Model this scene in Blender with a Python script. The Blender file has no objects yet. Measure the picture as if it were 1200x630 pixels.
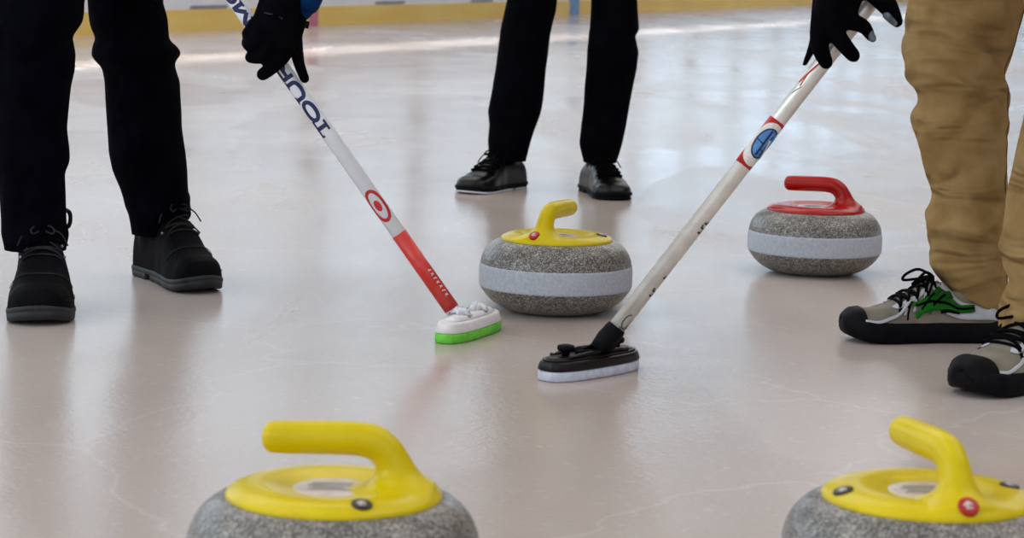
import bpy, bmesh, math, random
from mathutils import Vector, Matrix, noise
random.seed(4)
PI = math.pi
scn = bpy.context.scene
COL = scn.collection

# ------------------------------------------------------------------ camera
F = 2750.0
H = 0.648
PITCH = math.atan(363 / F)
ROLL = 0.026
FW = Vector((0, math.cos(PITCH), -math.sin(PITCH)))
R0 = Vector((1, 0, 0)); U0 = Vector((0, math.sin(PITCH), math.cos(PITCH)))
RT = R0 * math.cos(ROLL) + U0 * math.sin(ROLL)
UP = -R0 * math.sin(ROLL) + U0 * math.cos(ROLL)
CAM = Vector((0, 0, H))

def ray(x, y): return FW + RT * ((x - 600) / F) - UP * ((y - 315) / F)
def at(x, y, z=0.0):
    d = ray(x, y); return CAM + d * ((z - H) / d.z)
def atY(x, y, Y):
    d = ray(x, y); return CAM + d * (Y / d.y)

cd = bpy.data.cameras.new('camera'); cam = bpy.data.objects.new('camera', cd); COL.objects.link(cam)
cd.sensor_width = 36; cd.lens = F / 1200 * 36; cd.clip_end = 300
m = Matrix((RT, UP, -FW)).transposed().to_4x4(); m.translation = CAM
cam.matrix_world = m
cd.dof.use_dof = True; cd.dof.focus_distance = 4.1; cd.dof.aperture_fstop = 11
scn.camera = cam

# ------------------------------------------------------------------ materials
def srgb(r, g, b):
    f = lambda c: (c / 255 / 12.92) if c / 255 <= .04045 else ((c / 255 + .055) / 1.055) ** 2.4
    return (f(r), f(g), f(b), 1)
class Mat:
    def __init__(s, name, col, rough=.5, metal=0, spec=None, coat=0, emit=None, estr=0, ior=None):
        s.m = bpy.data.materials.new(name); s.m.use_nodes = True
        s.nt = s.m.node_tree; s.b = s.nt.nodes['Principled BSDF']
        s.b.inputs['Base Color'].default_value = col
        s.b.inputs['Roughness'].default_value = rough
        s.b.inputs['Metallic'].default_value = metal
        if spec is not None: s.b.inputs['Specular IOR Level'].default_value = spec
        if ior: s.b.inputs['IOR'].default_value = ior
        if coat: s.b.inputs['Coat Weight'].default_value = coat; s.b.inputs['Coat Roughness'].default_value = .08
        if emit: s.b.inputs['Emission Color'].default_value = emit; s.b.inputs['Emission Strength'].default_value = estr
    def n(s, t, **k):
        x = s.nt.nodes.new(t)
        for a, v in k.items():
            if a in x.inputs: x.inputs[a].default_value = v
            else: setattr(x, a, v)
        return x
    def l(s, a, ao, b, bi): s.nt.links.new(a.outputs[ao], b.inputs[bi])
    def coords(s, scale=(1, 1, 1), obj=True):
        tc = s.n('ShaderNodeTexCoord'); mp = s.n('ShaderNodeMapping'); mp.inputs['Scale'].default_value = scale
        s.l(tc, 'Object' if obj else 'Generated', mp, 'Vector'); return mp
    def ramp(s, stops):
        r = s.n('ShaderNodeValToRGB'); e = r.color_ramp.elements
        while len(e) < len(stops): e.new(.5)
        for q, (p, c) in zip(e, stops): q.position = p; q.color = c
        return r
    def noisecol(s, scale, stops, detail=4, mapping=(1, 1, 1), rough=.5):
        mp = s.coords(mapping); nz = s.n('ShaderNodeTexNoise', Scale=scale, Detail=detail, Roughness=rough)
        s.l(mp, 0, nz, 'Vector'); r = s.ramp(stops); s.l(nz, 0, r, 0); s.l(r, 0, s.b, 'Base Color'); return nz
    def bump(s, scale, strength, dist=.001, detail=3, mapping=(1, 1, 1), src=None):
        if src is None:
            mp = s.coords(mapping); src = s.n('ShaderNodeTexNoise', Scale=scale, Detail=detail); s.l(mp, 0, src, 'Vector')
        b = s.n('ShaderNodeBump', Strength=strength, Distance=dist); s.l(src, 0, b, 'Height')
        prev = s.b.inputs['Normal'].links
        if prev: s.nt.links.new(prev[0].from_socket, b.inputs['Normal'])
        s.l(b, 0, s.b, 'Normal'); return b

M = {}
def mk(k, *a, **kw): M[k] = Mat(k, *a, **kw); return M[k]

ice = mk('ice', srgb(178, 160, 149), .2, ior=1.31)
mp = ice.coords((1, .55, 1)); nz = ice.n('ShaderNodeTexNoise', Scale=1.1, Detail=5); ice.l(mp, 0, nz, 'Vector')
rr = ice.ramp([(.3, srgb(180, 165, 156)), (.7, srgb(194, 181, 172))]); ice.l(nz, 0, rr, 0)
# frosted, scraped patches with fairly crisp borders, hairline cracks and fine pebble speckle
mp2 = ice.coords((1.1, .3, 1)); mp2.inputs['Rotation'].default_value = (0, 0, .5)
n2 = ice.n('ShaderNodeTexNoise', Scale=1.0, Detail=3, Distortion=.8); ice.l(mp2, 0, n2, 'Vector')
f2 = ice.ramp([(.49, (0, 0, 0, 1)), (.53, (1, 1, 1, 1))]); ice.l(n2, 0, f2, 0)
m1 = ice.n('ShaderNodeMix', data_type='RGBA', blend_type='SCREEN')
mm = ice.n('ShaderNodeMath', operation='MULTIPLY'); ice.l(f2, 0, mm, 0); mm.inputs[1].default_value = .14; ice.nt.links.new(mm.outputs[0], m1.inputs[0])
ice.nt.links.new(rr.outputs[0], m1.inputs[6]); m1.inputs[7].default_value = (.62, .64, .68, 1)
wn_ = ice.n('ShaderNodeTexNoise', Scale=2.2, Detail=4); mpw = ice.coords(); ice.l(mpw, 0, wn_, 'Vector')
va = ice.n('ShaderNodeVectorMath', operation='SCALE'); va.inputs['Scale'].default_value = .5; ice.l(wn_, 'Color', va, 0)
vb = ice.n('ShaderNodeVectorMath', operation='ADD'); ice.l(mpw, 0, vb, 0); ice.l(va, 0, vb, 1)
vo = ice.n('ShaderNodeTexVoronoi', feature='DISTANCE_TO_EDGE', Scale=1.1); ice.l(vb, 0, vo, 'Vector')
cr = ice.ramp([(.0, (1, 1, 1, 1)), (.006, (0, 0, 0, 1))]); ice.l(vo, 0, cr, 0)
sp = ice.n('ShaderNodeTexNoise', Scale=55, Detail=3); ice.l(mpw, 0, sp, 'Vector'); sr = ice.ramp([(.60, (0, 0, 0, 1)), (.72, (1, 1, 1, 1))]); ice.l(sp, 0, sr, 0)
ad = ice.n('ShaderNodeMath', operation='ADD'); ice.l(cr, 0, ad, 0); ice.l(sr, 0, ad, 1)
mm2 = ice.n('ShaderNodeMath', operation='MULTIPLY'); ice.l(ad, 0, mm2, 0); mm2.inputs[1].default_value = .12
m2 = ice.n('ShaderNodeMix', data_type='RGBA', blend_type='SCREEN'); ice.nt.links.new(mm2.outputs[0], m2.inputs[0]); ice.nt.links.new(m1.outputs[2], m2.inputs[6]); m2.inputs[7].default_value = (.8, .82, .85, 1)
ice.nt.links.new(m2.outputs[2], ice.b.inputs['Base Color'])
mp = ice.coords((.9, .35, 1)); nz = ice.n('ShaderNodeTexNoise', Scale=1.4, Detail=6, Roughness=.6, Distortion=.6); ice.l(mp, 0, nz, 'Vector')
rg = ice.ramp([(.35, (.14,) * 3 + (1,)), (.68, (.24,) * 3 + (1,))]); ice.l(nz, 0, rg, 0)
rz = ice.n('ShaderNodeMath', operation='ADD'); ice.l(rg, 0, rz, 0)
rm = ice.n('ShaderNodeMath', operation='MULTIPLY'); ice.l(f2, 0, rm, 0); rm.inputs[1].default_value = .06; ice.l(rm, 0, rz, 1); ice.l(rz, 0, ice.b, 'Roughness')
ice.bump(7, .22, .004, 3, (1, .6, 1))
ice.bump(95, .3, .0014, 3)
ice.bump(1.6, .2, .02, 2)

gr = mk('granite', srgb(110, 108, 106), .36, coat=.2)
mp = gr.coords(); v = gr.n('ShaderNodeTexVoronoi', Scale=560); gr.l(mp, 0, v, 'Vector')
r1 = gr.ramp([(0, srgb(52, 52, 54)), (.3, srgb(90, 89, 88)), (.6, srgb(124, 121, 116)), (.9, srgb(174, 171, 164))])
sx = gr.n('ShaderNodeSeparateColor'); gr.l(v, 'Color', sx, 0); gr.l(sx, 0, r1, 0)
nz = gr.n('ShaderNodeTexNoise', Scale=60, Detail=5); gr.l(mp, 0, nz, 'Vector')
r2 = gr.ramp([(.3, (.62, .61, .6, 1)), (.7, (1.1, 1.07, 1.0, 1))]); gr.l(nz, 0, r2, 0)
mx = gr.n('ShaderNodeMix', data_type='RGBA', blend_type='MULTIPLY'); mx.inputs[0].default_value = 1
gr.nt.links.new(r1.outputs[0], mx.inputs[6]); gr.nt.links.new(r2.outputs[0], mx.inputs[7]); gr.nt.links.new(mx.outputs[2], gr.b.inputs['Base Color'])

bd = mk('striking_band', srgb(150, 152, 155), .62)
mp = bd.coords((1, 1, .8)); nz = bd.n('ShaderNodeTexNoise', Scale=240, Detail=5, Roughness=.8); bd.l(mp, 0, nz, 'Vector')
r1 = bd.ramp([(.3, srgb(156, 163, 173)), (.7, srgb(200, 206, 215))]); bd.l(nz, 0, r1, 0); bd.l(r1, 0, bd.b, 'Base Color'); bd.bump(400, .25, .0006)

mk('yellow_plastic', srgb(226, 203, 0), .3, coat=.06, spec=.22).bump(160, .05, .0005)
M['yellow_plastic'].noisecol(25, [(.35, srgb(210, 186, 0)), (.65, srgb(220, 197, 0))])
mk('red_plastic', srgb(190, 22, 10), .26, coat=.12, spec=.3).noisecol(25, [(.35, srgb(158, 6, 2)), (.65, srgb(176, 12, 5))])
mk('badge_black', srgb(38, 22, 18), .35).noisecol(200, [(.4, srgb(34, 20, 16)), (.6, srgb(50, 32, 26))])
mk('badge_red', srgb(176, 26, 20), .35).noisecol(200, [(.4, srgb(168, 22, 16)), (.6, srgb(184, 32, 24))])
mk('badge_white', srgb(225, 220, 214), .4).noisecol(200, [(.4, srgb(218, 212, 206)), (.6, srgb(230, 226, 220))])
mk('label_paper', srgb(214, 200, 190), .3).noisecol(60, [(.4, srgb(206, 190, 180)), (.6, srgb(222, 212, 204))])
mk('label_ink', srgb(96, 84, 80), .4).noisecol(60, [(.4, srgb(86, 74, 70)), (.6, srgb(110, 98, 92))])
mk('white_shaft', srgb(222, 224, 232), .3, coat=.3).noisecol(20, [(.4, srgb(240, 246, 253)), (.6, srgb(246, 250, 255))])
mk('navy_ink', srgb(20, 32, 84), .4).noisecol(150, [(.4, srgb(16, 28, 76)), (.6, srgb(28, 42, 96))])
mk('red_sleeve', srgb(214, 58, 48), .35).noisecol(40, [(.4, srgb(206, 50, 42)), (.6, srgb(220, 66, 55))])
mk('logo_red', srgb(196, 32, 38), .35).noisecol(60, [(.4, srgb(188, 28, 34)), (.6, srgb(204, 40, 42))])
mk('logo_blue', srgb(66, 130, 190), .35).noisecol(60, [(.4, srgb(58, 120, 182)), (.6, srgb(78, 142, 200))])
mk('silver_shaft', srgb(196, 190, 180), .3, metal=.4).noisecol(30, [(.4, srgb(222, 218, 210)), (.6, srgb(234, 231, 224))])
mk('white_head', srgb(224, 220, 220), .35).noisecol(40, [(.4, srgb(230, 226, 224)), (.6, srgb(242, 240, 241))])
mk('clear_plastic', srgb(214, 216, 222), .15, coat=.6).noisecol(90, [(.4, srgb(190, 192, 202)), (.6, srgb(235, 235, 238))])
mk('green_pad', srgb(104, 205, 55), .55).noisecol(60, [(.4, srgb(92, 195, 46)), (.6, srgb(116, 214, 64))])
mk('black_head', srgb(24, 20, 22), .35, spec=.3).noisecol(30, [(.4, srgb(9, 8, 13)), (.62, srgb(26, 16, 12))])
mk('white_pad', srgb(198, 204, 220), .7).noisecol(90, [(.4, srgb(188, 194, 212)), (.6, srgb(208, 213, 226))])
mk('black_rubber', srgb(14, 14, 20), .6, spec=.12).bump(300, .2, .0005)
M['black_rubber'].noisecol(50, [(.4, srgb(3, 3, 7)), (.6, srgb(8, 8, 14))])
def cloth(k, a, b, rough=.95, spec=.04, sc=220):
    q = mk(k, a, rough, spec=spec); q.noisecol(18, [(.35, a), (.65, b)]); q.bump(sc, .25, .0008); q.b.inputs['Sheen Weight'].default_value = 0
cloth('black_trouser', srgb(2, 2, 6), srgb(6, 7, 15))
cloth('charcoal_trouser', srgb(2, 2, 5), srgb(5, 6, 11))
cloth('khaki', srgb(142, 114, 70), srgb(162, 134, 90), spec=.1)
mpk = M['khaki'].coords((3, 3, 9)); mpk.inputs['Rotation'].default_value = (.5, .6, 0)
nk_ = M['khaki'].n('ShaderNodeTexNoise', Scale=1.6, Detail=2, Distortion=.7); M['khaki'].l(mpk, 0, nk_, 'Vector'); M['khaki'].bump(0, 1.0, .05, src=nk_)
cloth('glove_black', srgb(2, 2, 5), srgb(7, 7, 13), .9, .05)
cloth('blue_jacket', srgb(8, 50, 96), srgb(12, 66, 116), .7)
cloth('dark_jacket', srgb(14, 15, 22), srgb(26, 27, 36), .7)
cloth('red_jacket', srgb(90, 14, 18), srgb(120, 22, 26), .7)
cloth('boot_leather', srgb(3, 3, 6), srgb(9, 9, 14), .7, .08)
cloth('shoe_leather', srgb(4, 4, 7), srgb(6, 6, 8), .28, .25)
mk('boot_sole', srgb(58, 68, 74), .6).noisecol(40, [(.4, srgb(8, 10, 13)), (.6, srgb(24, 30, 36))])
mk('white_sole', srgb(205, 207, 214), .5).noisecol(40, [(.4, srgb(196, 198, 206)), (.6, srgb(214, 216, 222))])
cloth('shoe_mesh', srgb(112, 106, 92), srgb(136, 130, 116), .7, .3, 500)
cloth('shoe_overlay', srgb(170, 174, 178), srgb(192, 194, 198), .35, .5)
cloth('shoe_green', srgb(20, 84, 24), srgb(34, 110, 32), .5)
cloth('lace_black', srgb(4, 4, 6), srgb(8, 8, 11), .8)
cloth('lace_grey', srgb(36, 34, 36), srgb(54, 50, 50), .8)
cloth('khaki_seam', srgb(96, 74, 40), srgb(108, 84, 48))
mk('grip_patch', srgb(84, 94, 104), .4).noisecol(60, [(.4, srgb(70, 80, 90)), (.6, srgb(104, 114, 124))])
mk('skin', srgb(205, 160, 135), .5).noisecol(20, [(.4, srgb(196, 150, 126)), (.6, srgb(212, 168, 142))])
cloth('knit', srgb(30, 34, 44), srgb(44, 50, 62))
mk('metal_grey', srgb(150, 152, 156), .3, metal=.8).noisecol(60, [(.4, srgb(140, 142, 146)), (.6, srgb(165, 166, 170))])
mk('board_white', srgb(206, 207, 218), .4).noisecol(3, [(.35, srgb(228, 231, 244)), (.65, srgb(236, 238, 249))])
mk('kick_yellow', srgb(196, 168, 88), .45).noisecol(1.2, [(.3, srgb(232, 198, 96)), (.7, srgb(240, 210, 122))], 5, (1, 1, 6))
mk('stripe_pink', srgb(196, 112, 138), .4).noisecol(8, [(.4, srgb(188, 104, 130)), (.6, srgb(202, 122, 146))])
mk('stripe_blue', srgb(96, 148, 200), .4).noisecol(8, [(.4, srgb(88, 140, 194)), (.6, srgb(106, 156, 206))])
mk('frame_grey', srgb(120, 124, 140), .4).noisecol(8, [(.4, srgb(112, 116, 132)), (.6, srgb(128, 132, 148))])
mk('wall_paint', srgb(172, 160, 150), .8).noisecol(1.5, [(.4, srgb(166, 153, 143)), (.6, srgb(178, 166, 156))])
mk('ceiling_paint', srgb(176, 164, 152), .8).noisecol(1.5, [(.4, srgb(222, 216, 210)), (.6, srgb(232, 227, 222))])
mk('daylight_pane', (.8, .9, 1, 1), .3, emit=(.66, .86, 1.0, 1), estr=1.02)
mk('bright_daylight_pane', (.8, .9, 1, 1), .3, emit=(.60, .82, 1.0, 1), estr=1.75)
mk('lamp_panel', (1, 1, 1, 1), .4, emit=(1, .97, .92, 1), estr=3)

# ------------------------------------------------------------------ helpers
def link(name, me, mat, parent=None, loc=None, smooth=True):
    mats = mat if isinstance(mat, (list, tuple)) else [mat]
    for x in mats: me.materials.append(M[x].m)
    if smooth:
        for p in me.polygons: p.use_smooth = True
    o = bpy.data.objects.new(name, me); COL.objects.link(o)
    if parent is not None: o.parent = parent
    if loc is not None: o.location = loc
    return o
def obj(name, bm, mat, parent=None, loc=None, smooth=True, origin=None):
    if origin is not None: bmesh.ops.translate(bm, verts=bm.verts, vec=-Vector(origin))
    bmesh.ops.recalc_face_normals(bm, faces=bm.faces)
    me = bpy.data.meshes.new(name); bm.to_mesh(me); bm.free()
    return link(name, me, mat, parent, loc, smooth)
def thing(name, label, cat, loc=(0, 0, 0), rz=0, group=None):
    o = bpy.data.objects.new(name, None); COL.objects.link(o); o.empty_display_size = .1
    o.location = loc; o.rotation_euler = (0, 0, rz); o['label'] = label; o['category'] = cat
    if group: o['group'] = group
    return o
def rings(bm, rs, cap0=True, cap1=True, closed=True):
    vs = [[bm.verts.new(p) for p in r] for r in rs]
    n = len(vs[0])
    for a, b in zip(vs[:-1], vs[1:]):
        for i in range(n if closed else n - 1):
            j = (i + 1) % n; bm.faces.new((a[i], a[j], b[j], b[i]))
    if cap0: bm.faces.new(vs[0][::-1])
    if cap1: bm.faces.new(vs[-1])
    return vs
def lathe(bm, prof, n=96, c=(0, 0, 0)):
    c = Vector(c)
    rs = []
    for r, z in prof:
        rs.append([c + Vector((max(r, 1e-4) * math.cos(2 * PI * i / n), max(r, 1e-4) * math.sin(2 * PI * i / n), z)) for i in range(n)])
    rings(bm, rs)
def frame_of(d):
    d = d.normalized(); a = Vector((0, 0, 1)) if abs(d.z) < .9 else Vector((1, 0, 0))
    x = d.cross(a).normalized(); return x, x.cross(d).normalized()
def tube(bm, pts, r, n=8, caps=True, smooth=3):
    pts = [Vector(p) for p in pts]
    if smooth > 1 and len(pts) > 2: pts = catmull(pts, smooth)
    rr = r if isinstance(r, (list, tuple)) else [r] * len(pts)
    if len(rr) != len(pts):
        rr = [rr[min(len(rr) - 1, int(i / (len(pts) - 1) * (len(rr) - 1) + .5))] for i in range(len(pts))]
    rs = []; x = None
    for i, p in enumerate(pts):
        d = (pts[min(i + 1, len(pts) - 1)] - pts[max(i - 1, 0)]).normalized()
        if x is None: x, y = frame_of(d)
        else:
            x = (x - d * x.dot(d)).normalized(); y = d.cross(x)
        rs.append([p + (x * math.cos(2 * PI * k / n) + y * math.sin(2 * PI * k / n)) * rr[i] for k in range(n)])
    rings(bm, rs, caps, caps)
def catmull(p, k):
    out = []
    for i in range(len(p) - 1):
        a = p[max(i - 1, 0)]; b = p[i]; c = p[i + 1]; d = p[min(i + 2, len(p) - 1)]
        for j in range(k):
            t = j / k
            out.append(.5 * ((2 * b) + (c - a) * t + (2 * a - 5 * b + 4 * c - d) * t * t + (-a + 3 * b - 3 * c + d) * t ** 3))
    out.append(p[-1]); return out
def box(bm, lo, hi, mtx=None):
    lo = Vector(lo); hi = Vector(hi)
    v = bmesh.ops.create_cube(bm, size=1)['verts']
    for q in v:
        q.co = Vector([lo[i] + (hi[i] - lo[i]) * (q.co[i] + .5) for i in range(3)])
        if mtx is not None: q.co = mtx @ q.co
    return v
def remesh(o, vox, it=6, fac=.5):
    r = o.modifiers.new('remesh', 'REMESH'); r.mode = 'VOXEL'; r.voxel_size = vox; r.use_smooth_shade = True
    s = o.modifiers.new('smooth', 'SMOOTH'); s.iterations = it; s.factor = fac
def interp(tab, x):
    if x <= tab[0][0]: return tab[0][1]
    for (a, b), (c, d) in zip(tab[:-1], tab[1:]):
        if x <= c:
            t = (x - a) / (c - a); t = t * t * (3 - 2 * t); return b + (d - b) * t
    return tab[-1][1]
def lin(tab, x, k=1):
    if x <= tab[0][0]: return tab[0][k]
    for p, q in zip(tab[:-1], tab[1:]):
        if x <= q[0]:
            t = (x - p[0]) / (q[0] - p[0]); return p[k] + (q[k] - p[k]) * t
    return tab[-1][k]
def structure(o): o['kind'] = 'structure'; return o

# ------------------------------------------------------------------ the hall
BD = (at(900, 8) - at(90, 42)).normalized()                 # direction of the boards
BN = Vector((-BD.y, BD.x, 0))                               # away from the ice
B0 = at(90, 42)
BMAT = Matrix((BD, BN, Vector((0, 0, 1)))).transposed().to_4x4(); BMAT.translation = B0
def along(px, py):                                          # distance along the boards seen at a pixel
    d = ray(px, py)
    # B0 + s*BD = CAM + k*d   (in plan)
    det = BD.x * (-d.y) + d.x * BD.y
    ex, ey = CAM.x - B0.x, CAM.y - B0.y
    s = (ex * (-d.y) + d.x * ey) / det
    k = (BD.x * ey - BD.y * ex) / det
    return s, H + d.z * k
def heightpx(px, py): return along(px, py)[1]

bm = bmesh.new(); 
v = [bm.verts.new(p) for p in ((-30, -8, 0), (50, -8, 0), (50, 120, 0), (-30, 120, 0))]; bm.faces.new(v)
structure(obj('floor', bm, 'ice', smooth=False))

kz = heightpx(150, 13)
bt = thing('rink_boards', 'long white rink board wall with yellow kick plate behind the sweepers', 'rink boards', B0)
bt.matrix_world = BMAT
S0, S1 = -14, 95
bm = bmesh.new(); box(bm, (S0, 0.006, 0), (S1, .10, 1.08)); bmesh.ops.bevel(bm, geom=bm.edges[:], offset=.004, segments=1)
obj('board_panel', bm, 'board_white', bt, smooth=False)
bm = bmesh.new(); box(bm, (S0, -.006, 0), (S1, .008, kz)); bmesh.ops.bevel(bm, geom=bm.edges[:], offset=.003, segments=2)
obj('kick_plate', bm, 'kick_yellow', bt, smooth=False)
bm = bmesh.new(); box(bm, (S0, -.02, 1.08), (S1, .13, 1.12)); bmesh.ops.bevel(bm, geom=bm.edges[:], offset=.008, segments=2)
obj('cap_rail', bm, 'stripe_blue', bt, smooth=False)
for px0, px1, py, mt, nm in ((361, 372, 25, 'stripe_pink', 'goal_line_stripe'), (667, 678, 8, 'stripe_blue', 'blue_line_stripe')):
    a, b = along(px0, py)[0], along(px1, py)[0]
    bm = bmesh.new(); box(bm, (a, -.009, 0), (b, .007, 1.07)); obj(nm, bm, mt, bt, smooth=False)
for x0, x1, py in ((223, 266, 7.5), (440, 474, 2.5), (552, 577, .5)):
    a, za = along(x0, py); b, zb = along(x1, py); z = (za + zb) / 2
    bm = bmesh.new(); box(bm, (a, -.004, z), (b, .008, .98))
    ap = obj('advert_panel', bm, 'board_white', bt, smooth=False)
    bm = bmesh.new(); box(bm, (a, -.008, z - .012), (b, -.003, z + .008))
    obj('panel_edge', bm, 'frame_grey', ap, smooth=False)

# far wall with its windows, parallel to the boards; ceiling; added fill lights
WD = 3.0
W0, W1, NW = 1.25, 7.6, 36
SE = S0 - 6 + 3.4 * NW + .6
bm = bmesh.new(); box(bm, (S0 - 6, WD, 0), (SE, WD + .3, W0)); box(bm, (S0 - 6, WD, W1), (SE, WD + .3, 9))
for i in range(NW + 1): box(bm, (S0 - 6 + 3.4 * i, WD, W0), (S0 - 6 + 3.4 * i + .3, WD + .3, W1))
structure(obj('wall_far', bm, 'wall_paint', smooth=False)).matrix_world = BMAT
for i in range(NW):
    a = S0 - 6 + 3.4 * i + .3; b = a + 3.1
    bm = bmesh.new(); box(bm, (a, WD + .12, W0), (b, WD + .14, W1))
    w = structure(obj('window_%d' % (i + 1), bm, 'daylight_pane' if i < 13 else 'bright_daylight_pane', smooth=False)); w.matrix_world = BMAT
    bm = bmesh.new()
    for q in (a + 1.03, a + 2.07): box(bm, (q - .02, WD + .06, W0), (q + .02, WD + .13, W1))
    for z in (W0 + 1.8, W0 + 3.6): box(bm, (a, WD + .06, z - .03), (b, WD + .13, z + .03))
    fr = obj('window_frame', bm, 'board_white', w, smooth=False)
bm = bmesh.new(); box(bm, (-34, -2, 9), (54, 120, 9.2)); structure(obj('ceiling', bm, 'ceiling_paint', smooth=False))
bm = bmesh.new(); box(bm, (-16.3, -6, 0), (-16, 20, 9)); structure(obj('wall_left', bm, 'wall_paint', smooth=False))

def area(name, loc, size, sizey, power, rot=(0, 0, 0), color=(1, 1, 1), spread=PI):
    l = bpy.data.lights.new(name, 'AREA'); l.shape = 'RECTANGLE'; l.size = size; l.size_y = sizey; l.energy = power; l.color = color; l.spread = spread
    o = bpy.data.objects.new(name, l); COL.objects.link(o); o.location = loc; o.rotation_euler = rot; return o
for x, y, pw in ((-6, 3, 250), (6, 3, 300), (-4, 14, 330), (6, 17, 330), (9, 34, 480), (20, 52, 480)):
    area('ceiling_fill', (x, y, 8.8), 9, 9, pw, color=(1, .98, .96))  # broad unseen fills, added to light ice and boards from above
area('front_fill', (-2, -6, 4.2), 14, 7, 210, (math.radians(72), 0, 0), (.88, .94, 1))  # added frontal fill behind the camera, lifts upright surfaces
ql = Vector((-8.5, -1.5, 3.6)); area('left_fill', ql, 6, 4, 230, (Vector((.5, 4.0, .4)) - ql).to_track_quat('-Z', 'Y').to_euler(), (.86, .93, 1))  # added fill from the left, brings out folds and stone edges
# added narrow beam that lays a bright strip on the ice along the boards
p0 = at(95, 76); p1 = at(560, 49); mid = (p0 + p1) / 2
yaw = math.atan2((p1 - p0).y, (p1 - p0).x)
area('ice_strip_beam', (mid.x, mid.y, 8.7), 70, .45, 170, (0, 0, yaw), (1, .98, .92), math.radians(5))

w = bpy.data.worlds.new('world'); scn.world = w; w.use_nodes = True
w.node_tree.nodes['Background'].inputs[0].default_value = (.86, .9, 1.0, 1); w.node_tree.nodes['Background'].inputs[1].default_value = .5

# ------------------------------------------------------------------ curling stones
def sector(bm, c, r, n=28, z=0, el=1.0):
    vs = [bm.verts.new((c[0] + r * math.cos(2 * PI * i / n), c[1] + r * el * math.sin(2 * PI * i / n), z)) for i in range(n)]
    return bm.faces.new(vs)
def superprof(P, k=6):
    return [(p.x, p.y) for p in catmull([Vector((a, b, 0)) for a, b in P], k)]
def badge(root, hit, nrm, mat):
    """small round number badge lying on the plate (thin puck with a light mark)"""
    mt = Matrix.Translation(hit) @ Vector((0, 0, 1)).rotation_difference(nrm).to_matrix().to_4x4()
    bm = bmesh.new(); lathe(bm, [(0, -.006), (.0102, -.006), (.0102, .0010), (.0096, .0016), (0, .0017)], 32)
    bm.transform(mt); b = obj('number_badge', bm, mat, root)
    bm = bmesh.new()
    for (a, c, e, f) in ((-.0045, -.001, -.001, .0045), (-.001, .0045, .0035, .001), (-.003, -.0035, .004, -.003), (-.001, .0045, -.0005, -.004)):
        d = Vector((e - a, f - c, 0)); nrm = Vector((-d.y, d.x, 0)).normalized() * .0010
        A = Vector((a, c, 0)); B = A + d
        vs = [bm.verts.new(q) for q in (A - nrm, B - nrm, B + nrm, A + nrm)]
        r = bmesh.ops.extrude_face_region(bm, geom=[bm.faces.new(vs)])
        for q in r['geom']:
            if isinstance(q, bmesh.types.BMVert): q.co.z += .0005
    bmesh.ops.translate(bm, verts=bm.verts, vec=(0, 0, .0016)); bm.transform(mt)
    obj('badge_mark', bm, 'badge_white', b)
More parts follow.
